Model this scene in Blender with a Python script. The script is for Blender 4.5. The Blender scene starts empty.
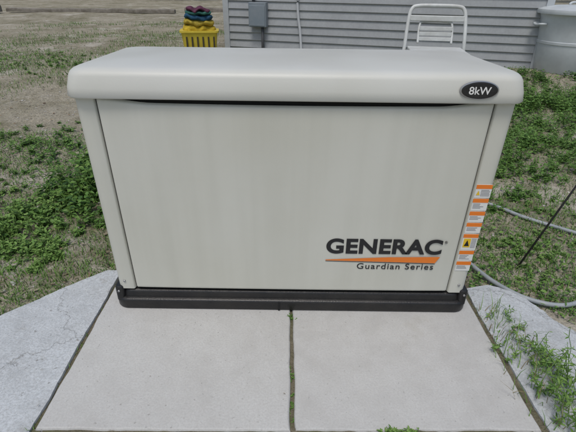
import bpy, math, random
from mathutils import Vector, noise, Matrix
random.seed(7)
S=bpy.context.scene
S.view_settings.view_transform='Standard'; S.view_settings.look='None'; S.view_settings.exposure=0
COL=S.collection

# ---------------- materials ----------------
def mat(name,base,rough=.6,spec=.5,var=None,scale=8,detail=4,bump=0,bscale=60,metal=0,stops=(.35,.65)):
    m=bpy.data.materials.new(name); m.use_nodes=True
    n=m.node_tree.nodes; l=m.node_tree.links; b=n['Principled BSDF']
    b.inputs['Base Color'].default_value=(*base,1); b.inputs['Roughness'].default_value=rough
    b.inputs['Metallic'].default_value=metal; b.inputs['Specular IOR Level'].default_value=spec
    tc=n.new('ShaderNodeTexCoord')
    if var:
        t=n.new('ShaderNodeTexNoise'); t.inputs['Scale'].default_value=scale; t.inputs['Detail'].default_value=detail
        t.inputs['Roughness'].default_value=.65
        r=n.new('ShaderNodeValToRGB'); r.color_ramp.elements[0].position=stops[0]; r.color_ramp.elements[1].position=stops[1]
        r.color_ramp.elements[0].color=(*base,1); r.color_ramp.elements[1].color=(*var,1)
        l.new(tc.outputs['Object'],t.inputs['Vector']); l.new(t.outputs['Fac'],r.inputs['Fac']); l.new(r.outputs['Color'],b.inputs['Base Color'])
    if bump:
        t2=n.new('ShaderNodeTexNoise'); t2.inputs['Scale'].default_value=bscale; t2.inputs['Detail'].default_value=4
        bp=n.new('ShaderNodeBump'); bp.inputs['Strength'].default_value=bump; bp.inputs['Distance'].default_value=.01
        l.new(tc.outputs['Object'],t2.inputs['Vector']); l.new(t2.outputs['Fac'],bp.inputs['Height']); l.new(bp.outputs['Normal'],b.inputs['Normal'])
    return m

def layered(name,cols,rough=.9,bump=.6,bdist=.01,scales=(1.2,9,70),vor=None,spec=.2,amt=.6,rng=(.4,.62),vamt=.45,crack=None,dirt=None,pits=None):
    m=bpy.data.materials.new(name); m.use_nodes=True
    n=m.node_tree.nodes; l=m.node_tree.links; b=n['Principled BSDF']; b.inputs['Roughness'].default_value=rough
    b.inputs['Specular IOR Level'].default_value=spec
    tc=n.new('ShaderNodeTexCoord'); prev=None; hs=[]
    def nz(sc,det=4,ro=.7):
        t=n.new('ShaderNodeTexNoise'); t.inputs['Scale'].default_value=sc; t.inputs['Detail'].default_value=det; t.inputs['Roughness'].default_value=ro
        l.new(tc.outputs['Object'],t.inputs['Vector']); return t
    def rmp(src,a,b_,lo=0,hi=1):
        mr=n.new('ShaderNodeMapRange'); mr.inputs['From Min'].default_value=a; mr.inputs['From Max'].default_value=b_
        mr.inputs['To Min'].default_value=lo; mr.inputs['To Max'].default_value=hi
        l.new(src,mr.inputs['Value']); return mr.outputs[0]
    def mixc(fac,a,col,mode='MIX'):
        mx=n.new('ShaderNodeMix'); mx.data_type='RGBA'; mx.blend_type=mode; l.new(fac,mx.inputs[0]); l.new(a,mx.inputs[6])
        mx.inputs[7].default_value=(*col,1); return mx.outputs[2]
    for i,sc in enumerate(scales):
        t=nz(sc); f=rmp(t.outputs['Fac'],rng[0],rng[1],0,1 if i==0 else amt)
        if prev is None:
            mx=n.new('ShaderNodeMix'); mx.data_type='RGBA'; mx.inputs[6].default_value=(*cols[0],1); mx.inputs[7].default_value=(*cols[1],1); l.new(f,mx.inputs[0]); prev=mx.outputs[2]
        else: prev=mixc(f,prev,cols[i+1])
        hs.append(t.outputs['Fac'])
    ad=n.new('ShaderNodeMath'); ad.operation='ADD'; l.new(hs[-1],ad.inputs[0]); l.new(hs[-2],ad.inputs[1]); h=ad.outputs[0]
    if vor:
        v=n.new('ShaderNodeTexVoronoi'); v.inputs['Scale'].default_value=vor; l.new(tc.outputs['Object'],v.inputs['Vector'])
        hsv=n.new('ShaderNodeSeparateColor'); l.new(v.outputs['Color'],hsv.inputs[0])
        cr=n.new('ShaderNodeValToRGB'); cr.color_ramp.elements[0].color=(.5,.5,.5,1); cr.color_ramp.elements[1].color=(1.35,1.3,1.2,1)
        l.new(hsv.outputs[0],cr.inputs[0])
        mu=n.new('ShaderNodeMix'); mu.data_type='RGBA'; mu.blend_type='MULTIPLY'; mu.inputs[0].default_value=vamt
        l.new(prev,mu.inputs[6]); l.new(cr.outputs[0],mu.inputs[7]); prev=mu.outputs[2]
        vm=n.new('ShaderNodeMath'); vm.operation='MULTIPLY'; vm.inputs[1].default_value=.4; l.new(v.outputs['Distance'],vm.inputs[0])
        sb=n.new('ShaderNodeMath'); sb.operation='SUBTRACT'; l.new(h,sb.inputs[0]); l.new(vm.outputs[0],sb.inputs[1]); h=sb.outputs[0]
    if dirt:
        t=nz(dirt[0],6,.75); prev=mixc(rmp(t.outputs['Fac'],dirt[1],dirt[1]+.08,0,dirt[3]),prev,dirt[2])
    if pits:
        t=nz(pits[0],2,.5); f=rmp(t.outputs['Fac'],.67,.74,0,pits[1]); prev=mixc(f,prev,(.16,.15,.13))
    if crack:
        dn=nz(6,5); vv=n.new('ShaderNodeVectorMath'); vv.operation='SCALE'; vv.inputs['Scale'].default_value=.22
        l.new(dn.outputs['Color'],vv.inputs[0]); va=n.new('ShaderNodeVectorMath'); l.new(tc.outputs['Object'],va.inputs[0]); l.new(vv.outputs[0],va.inputs[1])
        v=n.new('ShaderNodeTexVoronoi'); v.feature='DISTANCE_TO_EDGE'; v.inputs['Scale'].default_value=crack; l.new(va.outputs[0],v.inputs['Vector'])
        f=rmp(v.outputs['Distance'],.0,.006,.45,0); prev=mixc(f,prev,(.16,.15,.13))
        sb=n.new('ShaderNodeMath'); sb.operation='SUBTRACT'; l.new(h,sb.inputs[0]); l.new(f,sb.inputs[1]); h=sb.outputs[0]
    l.new(prev,b.inputs['Base Color'])
    bp=n.new('ShaderNodeBump'); bp.inputs['Strength'].default_value=bump; bp.inputs['Distance'].default_value=bdist
    l.new(h,bp.inputs['Height']); l.new(bp.outputs['Normal'],b.inputs['Normal'])
    return m

# ---------------- mesh helpers ----------------
def empty(name,loc=(0,0,0),rz=0):
    e=bpy.data.objects.new(name,None); e.location=loc; e.rotation_euler=(0,0,rz); COL.objects.link(e); return e
def mobj(name,v,f,mats,parent=None,smooth=False,mi=None,bevel=0,seg=3):
    me=bpy.data.meshes.new(name); me.from_pydata([tuple(p) for p in v],[],f); me.update()
    if not isinstance(mats,(list,tuple)): mats=[mats]
    for m in mats: me.materials.append(m)
    if mi: me.polygons.foreach_set('material_index',mi)
    if smooth: me.polygons.foreach_set('use_smooth',[True]*len(f))
    o=bpy.data.objects.new(name,me); COL.objects.link(o)
    if parent: o.parent=parent
    if bevel:
        b=o.modifiers.new('b','BEVEL'); b.width=bevel; b.segments=seg; b.limit_method='ANGLE'; b.angle_limit=math.radians(35)
    return o
BF=[(0,3,2,1),(4,5,6,7),(0,1,5,4),(1,2,6,5),(2,3,7,6),(3,0,4,7)]
def boxv(x0,x1,y0,y1,z0,z1):
    return [(x0,y0,z0),(x1,y0,z0),(x1,y1,z0),(x0,y1,z0),(x0,y0,z1),(x1,y0,z1),(x1,y1,z1),(x0,y1,z1)]
def box(name,x0,x1,y0,y1,z0,z1,m,parent=None,bevel=0):
    return mobj(name,boxv(x0,x1,y0,y1,z0,z1),BF,m,parent,bevel=bevel)
def rrect(x0,x1,y0,y1,r,z,n=8):
    out=[]
    for cx,cy,a in ((x1-r,y1-r,0),(x0+r,y1-r,90),(x0+r,y0+r,180),(x1-r,y0+r,270)):
        for i in range(n+1):
            t=math.radians(a+90*i/n); out.append((cx+r*math.cos(t),cy+r*math.sin(t),z))
    return out
def loft(name,rings,m,parent=None,smooth=True,cap0=True,cap1=True,auto=None):
    v=[];f=[];k=len(rings[0])
    for r in rings: v+=r
    for i in range(len(rings)-1):
        for j in range(k):
            a=i*k+j;b=i*k+(j+1)%k; f.append((a,b,b+k,a+k))
    if cap0: f.append(tuple(reversed(range(k))))
    if cap1: f.append(tuple(range((len(rings)-1)*k,len(rings)*k)))
    o=mobj(name,v,f,m,parent,smooth)
    if auto:
        o.data.set_sharp_from_angle(angle=math.radians(auto))
    return o
def tube(name,pts,r,m,parent=None,n=10,sub=8):
    P=[Vector(p) for p in pts]
    if sub>1:
        Q=[];N=len(P)
        for i in range(N-1):
            a=P[max(i-1,0)];b=P[i];c=P[i+1];d=P[min(i+2,N-1)]
            for s in range(sub):
                t=s/sub
                Q.append(.5*((2*b)+(c-a)*t+(2*a-5*b+4*c-d)*t*t+(3*b-a-3*c+d)*t**3))
        Q.append(P[-1]); P=Q
    rings=[];up=Vector((0,0,1))
    for i,p in enumerate(P):
        t=(P[min(i+1,len(P)-1)]-P[max(i-1,0)]).normalized()
        s=t.cross(up)
        if s.length<.05: s=t.cross(Vector((0,1,0)))
        s.normalize(); w=s.cross(t).normalized()
        rings.append([tuple(p+r*(math.cos(2*math.pi*j/n)*s+math.sin(2*math.pi*j/n)*w)) for j in range(n)])
    return loft(name,rings,m,parent)
def text(name,s,loc,width,height,m,parent,bold=0,rx=math.radians(90),space=1):
    c=bpy.data.curves.new(name,'FONT'); c.body=s; c.size=1; c.offset=bold; c.extrude=.004; c.space_character=space
    o=bpy.data.objects.new(name,c); COL.objects.link(o); bpy.context.view_layer.update()
    d=bpy.context.evaluated_depsgraph_get(); me=bpy.data.meshes.new_from_object(o.evaluated_get(d))
    bpy.data.objects.remove(o)
    xs=[v.co.x for v in me.vertices]; ys=[v.co.y for v in me.vertices]
    x0,x1,y0,y1=min(xs),max(xs),min(ys),max(ys)
    for v in me.vertices:
        v.co.x=(v.co.x-x0)/(x1-x0)*width; v.co.y=(v.co.y-y0)/(y1-y0)*height; v.co.z*=.1
    me.materials.clear(); me.materials.append(m)
    o=bpy.data.objects.new(name,me); COL.objects.link(o); o.parent=parent; o.location=loc; o.rotation_euler=(rx,0,0); return o

# ---------------- ground ----------------
def sst(a,b,x):
    t=max(0,min(1,(x-a)/(b-a))); return t*t*(3-2*t)
def gh(x,y):
    d=max(abs(x)-.75, -(y+1.5) , y-.75, 0)
    k=sst(0,.6,d)
    n1=noise.noise(Vector((x*.5,y*.5,0)))*.05*min(1,k+.0)
    n2=noise.noise(Vector((x*3,y*3,3)))*.02+noise.noise(Vector((x*11,y*11,5)))*.008+noise.noise(Vector((x*27,y*27,8)))*.005
    return -.03+n1+n2*(.35+.65*k)
def axis(lo,hi,step,far):
    a=[];x=lo
    while x<hi+1e-6: a.append(x); x+=step
    s=step;x=lo;L=[]
    while x>-far: s*=1.25; x-=s; L.append(x)
    s=step;x=a[-1];R=[]
    while x<far: s*=1.25; x+=s; R.append(x)
    return L[::-1]+a+R
X=axis(-3,4,.022,300); Y=axis(-1.6,5,.022,300)
gv=[(x,y,gh(x,y)) for y in Y for x in X]; nx=len(X)
gf=[(j*nx+i,j*nx+i+1,(j+1)*nx+i+1,(j+1)*nx+i) for j in range(len(Y)-1) for i in range(nx-1)]
mSoil=layered('soil',[(.42,.385,.305),(.20,.19,.115),(.50,.465,.385),(.16,.14,.09)],bump=.9,bdist=.012,scales=(.9,6,75),vor=85,dirt=(1.6,.54,(.54,.50,.43),.7))
mobj('ground',gv,gf,mSoil,smooth=True)

# pavers
mPav=layered('paver_concrete',[(.53,.53,.51),(.47,.465,.445),(.57,.57,.555),(.41,.40,.38)],bump=.3,bdist=.003,scales=(2.6,13,190),amt=.45,dirt=(3.5,.60,(.40,.385,.34),.3),pits=(110,.4))
mApr=layered('rough_cement',[(.56,.59,.61),(.47,.49,.50),(.64,.67,.69),(.34,.35,.35)],bump=.7,bdist=.004,scales=(4,22,150),amt=.55,dirt=(5,.58,(.26,.24,.20),.5),pits=(60,.6),crack=1.7)
def slab(name,x0,x1,y0,y1,z1,rz=0):
    def o_(x,y): return noise.noise(Vector((x*9,y*9,1.7)))*.004+noise.noise(Vector((x*40,y*40,1.7)))*.0015
    n=90
    pts=[(x0+(x1-x0)*i/n,y0) for i in range(n)]+[(x1,y0+(y1-y0)*i/n) for i in range(n)]+[(x1-(x1-x0)*i/n,y1) for i in range(n)]+[(x0,y1-(y1-y0)*i/n) for i in range(n)]
    cx,cy=(x0+x1)/2,(y0+y1)/2
    def R(ins,z): 
        return [((p[0]-cx)*(1-ins/(abs(x1-x0)/2))+cx+o_(*p),(p[1]-cy)*(1-ins/(abs(y1-y0)/2))+cy+o_(p[1],p[0]+5),z) for p in pts]
    o=loft(name,[R(0,z1-.05),R(0,z1-.006),R(.002,z1-.002),R(.005,z1)],mPav,smooth=False); o.rotation_euler=(0,0,rz); return o
slab('concrete_paver',-.640,-.005,-.457,.70,.001,math.radians(.3))
slab('concrete_paver',.004,.625,-.455,.70,0,math.radians(.8))
slab('concrete_paver',-.645,-.005,-1.15,-.465,-.002,math.radians(.3))
slab('concrete_paver',.006,.63,-1.15,-.465,.001,math.radians(.8))

from mathutils.geometry import delaunay_2d_cdt
from collections import Counter
def apron(name,poly,z):
    P=[]
    for i in range(len(poly)):
        a=Vector(poly[i]);b=Vector(poly[(i+1)%len(poly)]);n=max(2,int((b-a).length/.009))
        for s in range(n):
            p=a.lerp(b,s/n); k=.25 if abs(abs(p.x)-.645)<.03 else 1
            w=noise.noise(Vector((p.x*4,p.y*4,2)))*.03+noise.noise(Vector((p.x*17,p.y*17,2)))*.012+noise.noise(Vector((p.x*60,p.y*60,2)))*.006
            P.append((p.x+w*k,p.y+w*.6*k))
    inner=[]
    xs=[p[0] for p in P];ys=[p[1] for p in P]
    def inside(x,y):
        c=False;j=len(P)-1
        for i in range(len(P)):
            if (P[i][1]>y)!=(P[j][1]>y) and x<(P[j][0]-P[i][0])*(y-P[i][1])/(P[j][1]-P[i][1])+P[i][0]: c=not c
            j=i
        return c
    x=min(xs)
    while x<max(xs):
        y=min(ys)
        while y<max(ys):
            if inside(x,y): inner.append((x+random.uniform(-.004,.004),y+random.uniform(-.004,.004)))
            y+=.02
        x+=.02
    NP=len(P)
    pts=[Vector(p) for p in P+inner]
    r=delaunay_2d_cdt(pts,[(i,(i+1)%NP) for i in range(NP)],[],1,1e-5)
    V=[]
    for p in r[0]:
        V.append((p.x,p.y,z+noise.noise(Vector((p.x*3,p.y*3,0)))*.006+noise.noise(Vector((p.x*14,p.y*14,4)))*.0012))
    F=[tuple(f) for f in r[2]]
    E=Counter()
    for f in F:
        for i in range(len(f)): E[(f[i],f[(i+1)%len(f)])]+=1
    mp={}
    for (a,b_) in list(E):
        if (b_,a) not in E:
            for q in (a,b_):
                if q not in mp: mp[q]=len(V); V.append((V[q][0],V[q][1],V[q][2]-.07))
            F.append((b_,a,mp[a],mp[b_]))
    o=mobj(name,V,F,mApr,smooth=True); o.data.set_sharp_from_angle(angle=math.radians(40)); return o
apron('cement_apron',[(-.652,-1.3),(-.648,.20),(-.70,.20),(-.82,.09),(-.95,-.05),(-1.15,-.17),(-1.45,-.42),(-1.5,-1.3)],.002)
apron('cement_apron',[(.640,.12),(.662,-1.3),(1.35,-1.3),(1.3,-.62),(1.12,-.36),(.98,-.20),(.88,-.05),(.81,.10),(.72,.14)],-.002)

# ---------------- generator ----------------
G=empty('standby_generator')
def paint(name,c,c2,streak=True,rough=.42):
    m=bpy.data.materials.new(name); m.use_nodes=True
    n=m.node_tree.nodes; l=m.node_tree.links; b=n['Principled BSDF']; b.inputs['Roughness'].default_value=rough
    b.inputs['Specular IOR Level'].default_value=.4
    tc=n.new('ShaderNodeTexCoord'); mp=n.new('ShaderNodeMapping'); mp.inputs['Scale'].default_value=(14,14,.8) if streak else (3,3,3)
    t=n.new('ShaderNodeTexNoise'); t.inputs['Scale'].default_value=1; t.inputs['Detail'].default_value=6
    l.new(tc.outputs['Object'],mp.inputs[0]); l.new(mp.outputs[0],t.inputs['Vector'])
    r=n.new('ShaderNodeValToRGB'); r.color_ramp.elements[0].position=.3;r.color_ramp.elements[1].position=.6
    r.color_ramp.elements[0].color=(*c2,1); r.color_ramp.elements[1].color=(*c,1); l.new(t.outputs['Fac'],r.inputs[0])
    t3=n.new('ShaderNodeTexNoise'); t3.inputs['Scale'].default_value=2.2; t3.inputs['Detail'].default_value=6; l.new(tc.outputs['Object'],t3.inputs['Vector'])
    r3=n.new('ShaderNodeValToRGB'); r3.color_ramp.elements[0].position=.35; r3.color_ramp.elements[1].position=.6
    r3.color_ramp.elements[0].color=(.94,.935,.91,1); r3.color_ramp.elements[1].color=(1,1,1,1); l.new(t3.outputs['Fac'],r3.inputs[0])
    mu=n.new('ShaderNodeMix'); mu.data_type='RGBA'; mu.blend_type='MULTIPLY'; mu.inputs[0].default_value=1
    l.new(r.outputs[0],mu.inputs[6]); l.new(r3.outputs[0],mu.inputs[7]); l.new(mu.outputs[2],b.inputs['Base Color'])
    t2=n.new('ShaderNodeTexNoise'); t2.inputs['Scale'].default_value=420; t2.inputs['Detail'].default_value=1; l.new(tc.outputs['Object'],t2.inputs['Vector'])
    bp=n.new('ShaderNodeBump'); bp.inputs['Strength'].default_value=.18; bp.inputs['Distance'].default_value=.001
    l.new(t2.outputs['Fac'],bp.inputs['Height']); l.new(bp.outputs[0],b.inputs['Normal'])
    rr=n.new('ShaderNodeMapRange'); rr.inputs['To Min'].default_value=rough-.08; rr.inputs['To Max'].default_value=rough+.15; l.new(t.outputs['Fac'],rr.inputs[0]); l.new(rr.outputs[0],b.inputs['Roughness'])
    return m
mBody=paint('bisque_paint',(.61,.61,.55),(.57,.57,.51))
mLid=paint('lid_paint',(.62,.625,.585),(.59,.59,.55),False,.36)
mBlk=mat('black_plastic',(.010,.010,.011),.38,.5,(.020,.019,.018),12,bump=.12,bscale=200)
mGap=mat('dark_gap',(.01,.01,.01),.9)
DY=.485
rings=[]
for z,ins in ((.0,.004),(.003,.001),(.006,0),(.034,0),(.038,.0015),(.041,.005),(.043,.012),(.060,.014),(.066,.016),(.070,.022),(.0705,.03)):
    rings.append(rrect(-.596+ins,.596-ins,-.014+ins,DY+.012-ins,.045,z,14))
loft('base_tray',rings,mBlk,G,auto=50)
for i,(x0,x1) in enumerate(((-.589,-.560),(.560,.589))):
    loft('base_cap_%d'%i,[rrect(x0,x1,-.006,.05,.012,z) for z in (.03,.082,)]+[rrect(x0+.003,x1-.003,-.003,.046,.010,.086)],mBlk,G,auto=40)
box('base_joint',-.045,-.038,-.0160,-.008,.002,.037,mGap,G)
mSc=mat('screw_metal',(.45,.45,.46),.35,metal=.9)
def disc(name,x,y,z,r,m,par,t=.003,n=20,rx=0,sx=1):
    r1=[(r*sx*math.cos(2*math.pi*i/n),0,r*math.sin(2*math.pi*i/n)) for i in range(n)]
    v=r1+[(a*.97,-t*.8,c*.97) for a,b,c in r1]+[(a*.85,-t,c*.85) for a,b,c in r1]
    f=[]
    for k in (0,n):
        for i in range(n): f.append((k+i,k+(i+1)%n,k+n+(i+1)%n,k+n+i))
    f.append(tuple(range(2*n,3*n)))
    o=mobj(name,v,f,m,par,smooth=False); o.location=(x,y,z); o.rotation_euler=(rx,0,0); return o
disc('screw_l',-.575,-.006,.070,.004,mSc,G); disc('screw_r',.575,-.006,.070,.004,mSc,G)
def W(z): return .576+.012*(z/.7)
loft('core',[rrect(-.562,.562,.016,DY-.004,.01,z) for z in (.069,.74)],mGap,G,auto=40)
def shell(name,s):
    rings=[]
    for z in (.076,.30,.55,.712):
        w=W(z); r=.022; xi=w-.057
        prof=[(xi,.012),(xi+.002,.003),(xi+.005,0)]
        for i in range(1,10):
            t=math.radians(90*i/9); prof.append((w-r+r*math.sin(t),r-r*math.cos(t)))
        prof+=[(w,DY-.02),(w-.006,DY-.004),(w-.02,DY),(.45,DY),(.45,DY-.01),(w-.014,DY-.014),(w-.014,.02),(xi+.01,.013)]
        p=[(s*a,b,z) for a,b in prof]
        if s<0: p=p[::-1]
        rings.append(p)
    loft(name,rings,mBody,G,auto=50)
shell('side_shell_l',-1); shell('side_shell_r',1)
box('rear_panel',-.449,.449,DY-.008,DY-.001,.076,.712,mBody,G)
def door():
    V=[];F=[]
    def yy(u,v):
        e=min(u,1-u)*1.05; f=min(v,1-v)*.62
        ed=max(0,1-e/.007)**2+max(0,1-f/.007)**2
        return -.001-.004*math.sin(math.pi*u)**.5+.010*min(1,ed)
    us=[0,.002,.004,.007]+[.012+(1-.024)*i/50 for i in range(51)]+[.993,.996,.998,1]
    vs=[0,.003,.006,.011]+[.018+(1-.036)*i/30 for i in range(31)]+[.989,.994,.997,1]
    for v in vs:
        for u in us:
            zb=.079; zt=.709-.013*sst(.0,.14,u)*sst(0,.14,1-u)-.004*math.sin(math.pi*u)
            z=zb+(zt-zb)*v; w=W(z)-.060
            V.append((-w+2*w*u,yy(u,v),z))
    n=len(us)
    for j in range(len(vs)-1):
        for i in range(n-1): F.append((j*n+i,j*n+i+1,(j+1)*n+i+1,(j+1)*n+i))
    mobj('front_door',V,F,mBody,G,smooth=True)
door()
box('lid_gap_shadow',-.52,.52,.0105,.0155,.69,.72,mGap,G)  # near-black strip paints in the shadow gap between door top and lid
def lidring(z,ins,r,zb=0):
    pts=rrect(-.603+ins,.603-ins,-.022+ins,DY+.02-ins*.6,r,z,12)
    return [(x,y,zz-zb*max(0,(y/DY))**2) for x,y,zz in pts]
L=[lidring(.712,.020,.03),lidring(.7085,.012,.035),lidring(.709,.004,.04),lidring(.713,.0,.043),lidring(.735,.002,.045),lidring(.764,.008,.048,.003),
   lidring(.772,.012,.048,.005),lidring(.7775,.018,.048,.008),lidring(.7815,.027,.048,.011),lidring(.784,.040,.048,zb=.014),lidring(.787,.075,.045,zb=.017),lidring(.7895,.12,.04,zb=.019),lidring(.791,.17,.03,zb=.02),lidring(.792,.215,.02,zb=.02)]
loft('lid',L,mLid,G,auto=60)
mInk=mat('black_ink',(.012,.012,.014),.4); mOr=mat('orange_ink',(.78,.20,.02),.4); mWh=mat('white_print',(.72,.72,.70),.4); mYe=mat('yellow_print',(.75,.5,.03),.4)
text('lettering_main','GENERAC',(.106,-.0060,.230),.362,.056,mInk,G,bold=.036,space=1.04)
text('lettering_sub','Guardian Series',(.208,-.0055,.172),.245,.022,mInk,G,bold=.004,space=1.15)
text('registered_mark','®',(.473,-.0055,.272),.009,.009,mInk,G)
def flat(name,pts,y,m): return mobj(name,[(x,y,z) for x,z in pts],[tuple(range(len(pts)))],m,G)
flat('swoosh_orange',[(.106,.204),(.455,.198),(.468,.222),(.30,.2185),(.106,.207)],-.0062,mOr)
flat('swoosh_dark',[(.106,.2005),(.455,.1942),(.4555,.1965),(.106,.2022)],-.0062,mInk)
def badge():
    e=empty('rating_badge'); e.parent=G; e.location=(.468,-.0205,.744); e.rotation_euler=(math.radians(-5),0,0)
    disc('badge_rim',0,0,0,.0235,mSc,e,t=.004,n=40,sx=2.15); disc('badge_face',0,-.003,0,.0212,mBlk,e,t=.003,n=40,sx=2.2)
    text('badge_text','8kW',(-.028,-.0065,-.010),.056,.019,mWh,e,bold=.01)
badge()
mGp=mat('grey_print',(.22,.22,.23),.5)
random.seed(3)
z=.472; k=0
for hgt,gap in ((.042,.003),(.040,.003),(.036,.003),(.036,.004),(.058,.003),(.038,.003),(.036,.003)):
    w=W(z-.02); x0,x1=w-.053,w-.007
    box('label_%d'%k,x0,x1,-.0012,.001,z-hgt,z,mWh,G)
    box('label_head_%d'%k,x0,x1,-.0018,-.0011,z-.013,z,mOr,G)
    if hgt>.05:
        box('label_yellow_%d'%k,x0+.004,x0+.026,-.0019,-.0011,z-.048,z-.016,mYe,G)
        mobj('label_tri_%d'%k,[(x0+.007,-.0024,z-.043),(x0+.023,-.0024,z-.043),(x0+.015,-.0024,z-.021)],[(0,1,2)],mInk,G)
    for q in range(int((hgt-.019)/.0045)):
        zz=z-.0165-q*.0045; xa=x0+(.028 if hgt>.05 else .003)
        if k==0: xa=x0+.016
        box('label_line_%d_%d'%(k,q),xa,min(x1-.003,xa+random.uniform(.02,.034)),-.0017,-.0011,zz-.0018,zz,mGp,G)
    if k==0: mobj('label_tri_0',[(x0+.003,-.0024,z-.033),(x0+.014,-.0024,z-.033),(x0+.0085,-.0024,z-.018)],[(0,1,2)],mYe,G)
    z-=hgt+gap; k+=1
disc('door_screw_l',-.552,-.0005,.108,.004,mSc,G); disc('door_screw_r',.552,-.0005,.108,.004,mSc,G)

# ---------------- house with lap siding ----------------
mSid=layered('siding_vinyl',[(.38,.40,.415),(.33,.345,.36),(.42,.44,.45),(.29,.30,.305)],rough=.6,bump=.15,bdist=.003,scales=(1.1,6,40),amt=.35)
mTrim=mat('trim_white',(.48,.51,.53),.5,.4,(.40,.42,.43),6)
mRoof=mat('roof_shingle',(.06,.06,.065),.9,.2,(.09,.09,.09),20,bump=.5)
H=empty('siding_house',(-.97,5.85,-.03),math.radians(-15))
WL,WD,WH=4.28,5.0,2.5
def siding(name,L,place):
    V=[];F=[];h=.104;z=.0
    while z<WH:
        for (zz,pr) in ((z,.020),(z+.006,.023),(z+h,.003)):
            V+=[place(0,pr,zz),place(L,pr,zz)]
        b=len(V)-6; F+=[(b,b+1,b+3,b+2),(b+2,b+3,b+5,b+4)]
        if z+h<WH: V+=[place(0,.003,z+h),place(L,.003,z+h),place(0,.020,z+h),place(L,.020,z+h)]; b=len(V)-4; F+=[(b,b+1,b+3,b+2)]
        z+=h
    mobj(name,V,F,mSid,H)
siding('front_siding',WL,lambda a,p,z:(a,-p,z)); siding('right_siding',WD,lambda a,p,z:(WL+p,a,z)); siding('left_siding',WD,lambda a,p,z:(-p,a,z))
box('wall_core',0.004,WL-.004,.004,WD,-.1,WH,mTrim,H)
box('foundation_skirt',-.01,WL+.01,-.010,WD,-.2,.0,mat('skirt_block',(.16,.16,.15),.9,.2,(.24,.23,.21),9),H)
for n_,x in (('corner_l',-.03),('corner_r',WL-.05)): box(n_,x,x+.085,-.036,.05,.0,WH,mTrim,H,bevel=.004)
V=[(-.3,-.35,WH),(WL+.3,-.35,WH),(WL+.3,WD+.3,WH),(-.3,WD+.3,WH),(-.3,WD/2,WH+1.1),(WL+.3,WD/2,WH+1.1)]
mobj('roof',V,[(0,1,5,4),(2,3,4,5),(0,4,3),(1,2,5),(3,2,1,0)],mRoof,H)
mEl=mat('grey_enamel',(.19,.23,.265),.45,.5,(.24,.27,.30),5)
mCd=mat('dark_conduit',(.06,.065,.07),.5,.4,(.09,.09,.095),8)
box('meter_box',.40,.66,-.13,-.024,.40,.72,mEl,H,bevel=.008)
box('meter_box_cover',.415,.645,-.139,-.131,.415,.68,mEl,H,bevel=.004)
tube('meter_conduit',[(.59,-.07,.40),(.59,-.07,.2),(.59,-.07,-.1)],.022,mCd,H,sub=1)
tube('upper_conduit',[(.46,-.07,.72),(.46,-.07,1.4),(.46,-.07,2.4)],.022,mCd,H,sub=1)
tube('flex_conduit',[(1.10,-.05,1.6),(1.10,-.05,.9),(1.11,-.06,.6),(1.15,-.07,.35),(1.18,-.10,.1),(1.20,-.16,-.05)],.018,mat('conduit_pvc',(.50,.52,.54),.4),H)

mTub=mat('tub_plastic',(.58,.62,.64),.45,.5,(.48,.51,.53),4)
T=empty('plastic_trash_can',(3.44,4.62,-.02)); T.scale=(1.25,1.25,1.12)
def lathe(name,prof,m,par,n=48,sx=1):
    return loft(name,[[(r*sx*math.cos(2*math.pi*i/n),r*math.sin(2*math.pi*i/n),z) for i in range(n)] for r,z in prof],m,par,auto=40)
lathe('can_body',[(.23,0),(.25,.02),(.275,.30),(.282,.305),(.284,.33),(.279,.335),(.30,.55),(.315,.60)],mTub,T)
lathe('can_rim',[(.316,.598),(.345,.602),(.35,.625),(.345,.645),(.325,.648),(.30,.66),(.2,.68),(.05,.69)],mTub,T)
for i in (-1,1): tube('can_handle_%d'%i,[(i*.30,-.07,.50),(i*.35,-.06,.50),(i*.355,0,.49),(i*.35,.06,.50),(i*.30,.07,.50)],.012,mTub,T)
tube('lid_handle',[(-.09,0,.67),(-.07,0,.71),(.07,0,.71),(.09,0,.67)],.012,mTub,T)

mCh=mat('white_resin',(.62,.64,.63),.4,.5,(.50,.51,.49),8)
C=empty('patio_chair',(1.47,3.55,-.03),math.radians(-8))
tube('chair_frame',[(-.31,.05,0),(-.30,.12,.42),(-.285,.2,.66),(-.262,.235,.755),(-.20,.25,.785),(0,.255,.79),(.20,.25,.785),(.262,.235,.755),(.285,.2,.66),(.30,.12,.42),(.31,.05,0)],.019,mCh,C)
tube('chair_inner_hoop',[(-.17,.13,.44),(-.165,.205,.60),(-.12,.225,.64),(.12,.225,.64),(.165,.205,.60),(.17,.13,.44)],.012,mCh,C)
for i,zz in enumerate((.48,.53,.58)): box('back_slat_%d'%i,-.165,.165,.14+.1*(zz-.44),.152+.1*(zz-.44),zz-.018,zz+.018,mCh,C,bevel=.004)
box('cross_bar',-.285,.285,.195,.215,.645,.70,mCh,C,bevel=.008)
box('seat',-.27,.27,-.36,.13,.38,.41,mCh,C,bevel=.01)
for i in (-1,1):
    tube('front_leg_%d'%i,[(i*.29,-.37,0),(i*.27,-.34,.39)],.017,mCh,C,sub=1)

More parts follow.
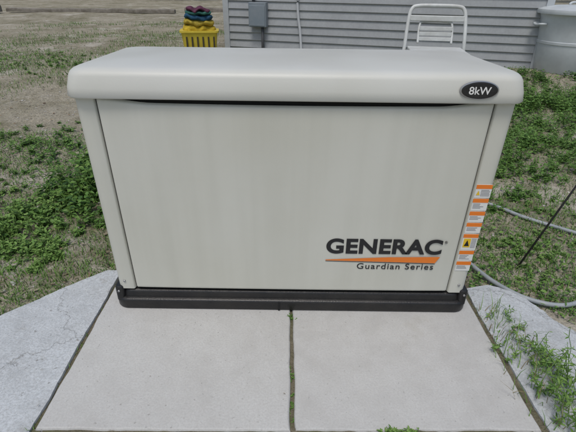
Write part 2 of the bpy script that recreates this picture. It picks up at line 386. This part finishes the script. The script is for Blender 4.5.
Bk=empty('yellow_storage_basket',(-1.29,5.40,-.02),.15); Bk.scale=(1.15,1.1,1.12)
mYel=mat('yellow_plastic',(.66,.52,.05),.5,.5,(.55,.42,.04),10); mDk=mat('dark_slot',(.05,.04,.02),.8)
loft('basket',[rrect(-.22+i,.22-i,-.17+i,.17-i,.05,z) for z,i in ((0,.04),(.30,.005),(.305,-.012),(.325,-.012))],mYel,Bk,auto=40)
for i in range(6):
    x=-.16+.064*i
    box('slot_%d'%i,x,x+.018,-.170,-.12,.07,.26,mDk,Bk)
random.seed(5)
def cloth(i,c,z_,w,dz):
    me_v=[];me_f=[];nu,nv=26,14
    for a in range(nu):
        for b_ in range(nv):
            t=2*math.pi*b_/nv; u=a/(nu-1)*2-1
            rr=(1-abs(u)**5)**.5; ww=1+.35*noise.noise(Vector((u*3,math.cos(t),math.sin(t)+i*7)))
            me_v.append((u*w,math.cos(t)*.13*rr*ww,z_+math.sin(t)*dz*rr*ww+.03*noise.noise(Vector((u*2,i*3.1,0)))))
    for a in range(nu-1):
        for b_ in range(nv): me_f.append((a*nv+b_,a*nv+(b_+1)%nv,(a+1)*nv+(b_+1)%nv,(a+1)*nv+b_))
    mobj('folded_cloth_%d'%i,me_v,me_f,mat('cloth_%d'%i,c,.85,.2,tuple(q*.5 for q in c),14),Bk,smooth=True)
for i,(c,z_,dz) in enumerate((((.58,.42,.04),.34,.06),((.50,.38,.06),.41,.045),((.03,.10,.18),.47,.04),((.05,.17,.14),.52,.03),((.14,.05,.09),.555,.03))):
    cloth(i,c,z_,.20-.014*i,dz)

mTi=mat('weathered_timber',(.15,.135,.11),.9,.2,(.25,.23,.20),6,bump=.8,bscale=30)
def timber(x,y,L,w,h,rz,z=-.03):
    n=40;R=[]
    for i in range(n+1):
        X_=-L/2+L*i/n; q=noise.noise(Vector((X_*1.5,x,y)))*.05
        R.append([(X_,a*w/2+q,b*h+q*.4) for a,b in ((-1,.05),(-.96,.8),(-.8,1),(.8,1),(.96,.8),(1,.05))])
    o=loft('landscape_timber',R,mTi,smooth=False); o.location=(x,y,z); o.rotation_euler=(0,0,rz); return o
timber(-6.3,13.9,5.2,.24,.11,.05); timber(-10.5,13.5,3,.24,.2,.02); timber(-2.6,14.9,2.0,.2,.12,-.12)

# ---------------- vegetation ----------------
mG=[mat('leaf_dark',(.040,.095,.018),.55,.3,(.06,.13,.028),20),mat('leaf_mid',(.08,.17,.028),.55,.3,(.115,.215,.045),20),mat('leaf_light',(.14,.255,.05),.55,.3,(.18,.29,.075),20),mat('leaf_dry',(.28,.24,.12),.7,.2,(.20,.16,.08),20)]
mDeadL=[mat('dead_leaf_a',(.19,.13,.08),.8,.2,(.27,.20,.13),30),mat('dead_leaf_b',(.36,.31,.23),.8,.2,(.26,.22,.15),30),mat('dead_leaf_c',(.10,.07,.05),.8,.2)]
class Bag:
    def __init__(s): s.v=[];s.f=[];s.m=[]
    def leaf(s,p,d,L,w,mi,fold=.25,droop=.3):
        d=d.normalized(); up=Vector((0,0,1)); sd=d.cross(up)
        if sd.length<.01: sd=Vector((1,0,0))
        sd.normalize(); a=random.uniform(-.6,.6); nn=sd.cross(d).normalized()
        sd=(sd*math.cos(a)+nn*math.sin(a)).normalized(); nn=sd.cross(d).normalized()
        b=len(s.v)
        m1=p+d*L*.35; m2=p+d*L*.72-up*droop*L*.18; t=p+d*L-up*droop*L*.5
        s.v+=[p,m1+sd*w*.5+nn*fold*w*.3,m1-nn*fold*w*.1,m1-sd*w*.5+nn*fold*w*.3,m2+sd*w*.36+nn*fold*w*.2,m2-nn*fold*w*.1,m2-sd*w*.36+nn*fold*w*.2,t]
        s.f+=[(b,b+1,b+2),(b,b+2,b+3),(b+1,b+4,b+5,b+2),(b+2,b+5,b+6,b+3),(b+4,b+7,b+5),(b+5,b+7,b+6)]; s.m+=[mi]*6
    def blade(s,p,ang,h,w,lean,mi):
        b=len(s.v); dx,dy=math.cos(ang),math.sin(ang); sx,sy=-dy*w/2,dx*w/2
        for t,k in ((0,1),(.5,.8)):
            c=p+Vector((dx*lean*t*t,dy*lean*t*t,h*t*(1-.15*t)))
            s.v+=[c+Vector((sx*k,sy*k,0)),c-Vector((sx*k,sy*k,0))]
        s.v.append(p+Vector((dx*lean,dy*lean,h*.8)))
        s.f+=[(b,b+1,b+3,b+2),(b+2,b+3,b+4)]; s.m+=[mi]*2
    def stem(s,p,q,r,mi):
        b=len(s.v)
        for c,k in ((p,1),(q,.6)):
            for j in range(3): s.v.append(c+Vector((math.cos(j*2.1)*r*k,math.sin(j*2.1)*r*k,0)))
        s.f+=[(b,b+1,b+4,b+3),(b+1,b+2,b+5,b+4),(b+2,b,b+3,b+5)]; s.m+=[mi]*3
    def weed(s,x,y,h,n=6,L=.03,w=.018,mi=None,spread=.5,z=None):
        p0=Vector((x,y,(gh(x,y) if z is None else z)-.005))
        for i in range(n):
            a=random.uniform(0,6.28); hh=h*random.uniform(.5,1); sp=spread*hh*random.uniform(.2,1)
            q=p0.copy(); K=max(3,int(hh/.025)); px=p0
            for k in range(1,K+1):
                t=k/K; q=p0+Vector((math.cos(a)*sp*t**1.4,math.sin(a)*sp*t**1.4,hh*t))+Vector((random.uniform(-1,1),random.uniform(-1,1),0))*.004
                s.stem(px,q,.0013,random.choice((1,2))); px=q
                for z_ in range(2):
                    a2=random.uniform(0,6.28); d=Vector((math.cos(a2),math.sin(a2),random.uniform(-.1,.7)))
                    mm=mi if mi is not None and random.random()<.6 else random.choice((0,1,1,2))
                    sc=random.uniform(.6,1.25)*(1.15-.4*t)
                    s.leaf(q,d,L*sc,w*sc,mm)
    def make(s,name,mats=None): return mobj(name,s.v,s.f,mats or mG,mi=s.m,smooth=False)
def blocked(x,y):
    if -.66<x<.66 and -1.2<y<.72: return True
    if x<-.63 and y<.2 and y<.2+(x+.68)*.9: return True
    if x>.63 and y<.12-(x-.80)*1.0 and y<.12: return True
    return False
def bush(name,cx,cy,rx,ry,h,n,L=.035,w=.02,mi=None,thr=-.15):
    b=Bag(); c=0
    while c<n:
        u,v=random.gauss(0,.6),random.gauss(0,.6)
        if u*u+v*v>2.2: continue
        x=cx+rx*u; y=cy+ry*v; c+=1
        if blocked(x,y): continue
        if noise.noise(Vector((x*4,y*4,9)))<thr: continue
        k=random.uniform(.5,1.15)
        b.weed(x,y,h*max(.25,1-.4*(u*u+v*v))*random.uniform(.5,1.15),random.choice((3,4,5)),L*k,w*k*random.uniform(.6,1.1),mi,spread=.7)
    return b.make(name)
random.seed(11)
bush('leafy_weed',-1.00,1.12,.28,.38,.25,230,.042,.024,thr=-.35)
bush('leafy_weed',-1.35,.62,.38,.28,.08,220,.030,.016,2,thr=-.25)
bush('leafy_weed',-1.02,.38,.26,.14,.05,110,.024,.012,2)
bush('leafy_weed',-1.75,1.6,.45,.4,.09,130,.032,.016)
bush('leafy_weed',-.85,.75,.12,.3,.07,60,.026,.014,1)
bush('leafy_weed',-2.9,4.8,1.3,.7,.06,170,.036,.017,2)
bush('leafy_weed',1.5,1.7,.6,.7,.12,480,.034,.016,1)
bush('leafy_weed',2.3,2.9,1.0,.8,.16,640,.042,.019,1,thr=-.35)
bush('leafy_weed',1.02,1.2,.25,.5,.09,190,.030,.014,1)
bush('leafy_weed',1.45,.6,.45,.25,.04,150,.024,.010,2)
bush('leafy_weed',.98,.42,.22,.25,.035,100,.020,.009,2)
bush('leafy_weed',2.6,4.1,1.0,.5,.12,150,.045,.02,0)
b=Bag(); random.seed(21)
for i in range(30):
    t=random.random(); x=.71+random.gauss(0,.04)+.02*t; y=-.50+.36*t+random.gauss(0,.03)
    b.weed(x,y,random.uniform(.03,.10),3,.018,.005,2,spread=1.0,z=.0)
for i in range(26):
    b.weed(.775+random.gauss(0,.05),-.38+random.gauss(0,.06),random.uniform(.08,.19),2,.024,.006,2,spread=.8,z=0)
for i in range(12):
    b.weed(.71+random.gauss(0,.03),-.12+random.gauss(0,.06),random.uniform(.02,.06),2,.016,.005,2,spread=1,z=0)
for i in range(240):
    t=random.random(); x=.70+random.gauss(0,.04); y=-.6+.62*t
    b.blade(Vector((x,y,-.005)),random.uniform(0,6.28),random.uniform(.03,.10),.0024,random.uniform(.01,.07),random.choice((1,2,2,3)))
b.make('spindly_weed')
b=Bag()
for i in range(9):
    b.weed(random.gauss(0,.006),-.035+random.gauss(0,.014),random.uniform(.006,.014),2,.008,.005,1,z=-.004)
for i in range(14): b.weed(random.gauss(0,.004),-.36+random.gauss(0,.06),random.uniform(.004,.010),2,.007,.004,1,z=-.006)
for i in range(16): b.weed(.26+random.gauss(0,.03),-.460+random.gauss(0,.003),random.uniform(.010,.03),3,.013,.005,2,z=-.005)
for i in range(260):
    y=random.uniform(-.6,.15); sx=random.choice((-1,1)); x=(-.646 if sx<0 else .640-.012*y)+random.gauss(0,.003)
    if noise.noise(Vector((x,y*9,3)))<.0: continue
    b.blade(Vector((x,y,-.012)),random.uniform(0,6.28),random.uniform(.010,.028),.0022,random.uniform(.004,.02),random.choice((1,2,3)))
b.make('seam_weed')
mMoss=layered('seam_dirt',[(.20,.175,.125),(.13,.14,.07),(.27,.24,.18),(.10,.085,.055)],bump=.8,scales=(8,30,120))
V=[];F=[]
n=160
for (fa,fb,top) in ((lambda y:-.016-y*.004,lambda y:.016-y*.008,1.75),(lambda y:-.672,lambda y:-.626,1.3),(lambda y:.615-.012*y,lambda y:.668-.012*y,1.3)):
    o=len(V)
    for i in range(n+1):
        y=-1.1+i*top/n; zz=-.009+.005*noise.noise(Vector((fa(0)*9,y*30,0))); V+=[(fa(y),y,zz),(fb(y),y,zz)]
    for i in range(n): a=o+2*i; F.append((a,a+1,a+3,a+2))
o=len(V)
for i in range(n+1):
    x=-.62+i*(1.23/n); zz=-.0055+.003*noise.noise(Vector((x*30,5,0))); V+=[(x,-.475,zz),(x,-.446,zz)]
for i in range(n): a=o+2*i; F.append((a,a+2,a+3,a+1))
mobj('joint_dirt',V,F,mMoss,smooth=True)

def patchy(x,y): return noise.noise(Vector((x*.55+3,y*.55,7)))+.5*noise.noise(Vector((x*2,y*2,1)))
b=Bag(); random.seed(31); c=0
while c<150000:
    y=-.3+ (random.random()**1.5)*11; x=random.uniform(-1,1)*(1.3+y*.85); c+=1
    if blocked(x,y): continue
    p=patchy(x,y); side=.30 if x>0 else .16
    if x<0 and 1.9<y<3.9: side-=.42
    if x<0 and y>4.2: side+=.22
    if x<0 and y>7: side-=.45
    if random.random()> sst(-.2,.3,p+side): continue
    sc=1+ y*.09
    b.blade(Vector((x,y,gh(x,y)-.004)),random.uniform(0,6.28),random.uniform(.012,.045)*sc,.0034*sc,random.uniform(.005,.04)*sc,random.choice((0,1,1,2,2,1)))
b.make('grass')
b=Bag(); c=0
while c<65000:
    y=.0+(random.random()**1.5)*9; x=random.uniform(-1,1)*(1.3+y*.8); c+=1
    if blocked(x,y) : continue
    side=.26 if x>0 else .14
    if x<0 and 1.9<y<3.9: side-=.45
    if x<0 and y>6.5: side-=.4
    if random.random()> sst(-.12,.36,patchy(x+9,y)+side): continue
    a=random.uniform(0,6.28); s=1+y*.10
    b.leaf(Vector((x,y,gh(x,y)+random.uniform(.002,.025))),Vector((math.cos(a),math.sin(a),random.uniform(0,.6))),random.uniform(.006,.026)*s,random.uniform(.004,.015)*s,random.choice((0,1,1,2)))
b.make('ground_cover')
b=Bag(); c=0
while c<12000:
    y=-.4+(random.random()**1.4)*13; x=random.uniform(-1,1)*(1.3+y*.8); c+=1
    on=blocked(x,y)
    if on and random.random()>.01: continue
    zz=gh(x,y)+.006 if not on else .006
    a=random.uniform(0,6.28); L=random.uniform(.005,.028)*(1+.05*y)*(.4 if on else 1)
    b.leaf(Vector((x,y,zz)),Vector((math.cos(a),math.sin(a),random.uniform(-.1,.25))),L,L*random.uniform(.1,.55),random.choice((0,1,1,2)),droop=.1)
b.make('leaf_litter',mDeadL)
mPb=[mat('pebble_a',(.42,.40,.36),.85,.2,(.34,.32,.28),40),mat('pebble_b',(.28,.26,.22),.85,.2),mat('pebble_c',(.52,.51,.48),.85,.2)]
b=Bag(); t=(1+5**.5)/2
IV=[Vector(q).normalized() for q in ((-1,t,0),(1,t,0),(-1,-t,0),(1,-t,0),(0,-1,t),(0,1,t),(0,-1,-t),(0,1,-t),(t,0,-1),(t,0,1),(-t,0,-1),(-t,0,1))]
IF=[(0,11,5),(0,5,1),(0,1,7),(0,7,10),(0,10,11),(1,5,9),(5,11,4),(11,10,2),(10,7,6),(7,1,8),(3,9,4),(3,4,2),(3,2,6),(3,6,8),(3,8,9),(4,9,5),(2,4,11),(6,2,10),(8,6,7),(9,8,1)]
c=0
while c<10000:
    y=-.3+(random.random()**1.7)*8; x=random.uniform(-1,1)*(1.3+y*.8); c+=1
    if blocked(x,y): continue
    r=random.choice((.0015,.002,.002,.003,.004,.007))*random.uniform(.7,1.3)*(1+.12*y)
    o=len(b.v); a=random.uniform(0,6.28); ca,sa=math.cos(a),math.sin(a); ex,ey,ez=random.uniform(.7,1.4),random.uniform(.7,1.2),random.uniform(.4,.8)
    base=Vector((x,y,gh(x,y)+r*.2))
    for q in IV:
        qx,qy,qz=q.x*ex*r,q.y*ey*r,q.z*ez*r; b.v.append(base+Vector((ca*qx-sa*qy,sa*qx+ca*qy,qz)))
    mi=random.choice((0,0,1,2)); b.f+=[tuple(o+k for k in f) for f in IF]; b.m+=[mi]*20
b.make('gravel',mPb)
mHose=mat('hose_rubber',(.28,.31,.33),.5,.4,(.36,.38,.39),20)
hp=[(.55,.62),(.68,.42),(.72,.28),(.77,.16),(.85,.07),(.96,.04),(1.08,.09),(1.26,.22),(1.40,.38),(1.36,.48),(1.24,.58),(1.12,.68),(1.02,.80),(.90,.88),(.7,.92)]
tube('garden_hose',[(x,y,max(gh(x,y),-.02)+.014) for x,y in hp],.0085,mHose,n=12,sub=12)
tube('black_stake',[(.885,.27,-.06),(1.25,.5,.45),(1.40,.595,.66)],.004,mBlk,sub=1)
random.seed(41)
b=Bag()
for i in range(22):
    x=-34+i*3.2+random.uniform(-1,1); y=26+random.uniform(-3,5); h=random.uniform(6,9)
    b.stem(Vector((x,y,-.2)),Vector((x,y,h*.8)),.22,3)
    for k in range(260):
        d=Vector((random.gauss(0,1),random.gauss(0,1),random.gauss(0,1))).normalized()*random.random()**.4
        lob=1+.35*noise.noise(d*2.5+Vector((i,0,0)))
        p=Vector((x+d.x*2.2*lob,y+d.y*2.2*lob,h*.62+d.z*h*.42*lob))
        b.leaf(p,Vector((random.uniform(-1,1),random.uniform(-1,1),random.uniform(-.5,.5))),.6,.4,random.choice((0,0,1)))
b.make('distant_trees')

# ---------------- light, sky, camera ----------------
w=bpy.data.worlds.new('World'); S.world=w; w.use_nodes=True
n=w.node_tree.nodes; l=w.node_tree.links; bg=n['Background']
EL=66
sky=n.new('ShaderNodeTexSky'); sky.sky_type='NISHITA'; sky.sun_disc=False
sky.sun_elevation=math.radians(EL); sky.sun_rotation=math.radians(195); sky.air_density=1.3; sky.dust_density=3
l.new(sky.outputs[0],bg.inputs[0]); bg.inputs[1].default_value=.108
sd=bpy.data.lights.new('sun','SUN'); sd.energy=1.4; sd.angle=math.radians(18); sd.color=(1,.97,.92)
so=bpy.data.objects.new('sun',sd); COL.objects.link(so)
el=math.radians(EL); az=math.radians(195)
dirv=Vector((math.sin(az)*math.cos(el),math.cos(az)*math.cos(el),math.sin(el)))
so.rotation_euler=dirv.to_track_quat('Z','Y').to_euler()

cam=bpy.data.cameras.new('camera'); co=bpy.data.objects.new('camera',cam); COL.objects.link(co); S.camera=co
cam.sensor_width=36; cam.lens=26.9; cam.clip_start=.02; cam.clip_end=2000
pitch=28.9; roll=-.75
R=Matrix.Rotation(math.radians(90-pitch),4,'X')@Matrix.Rotation(math.radians(-roll),4,'Z')
co.matrix_world=Matrix.Translation((-.015,-1.138,.988))@R
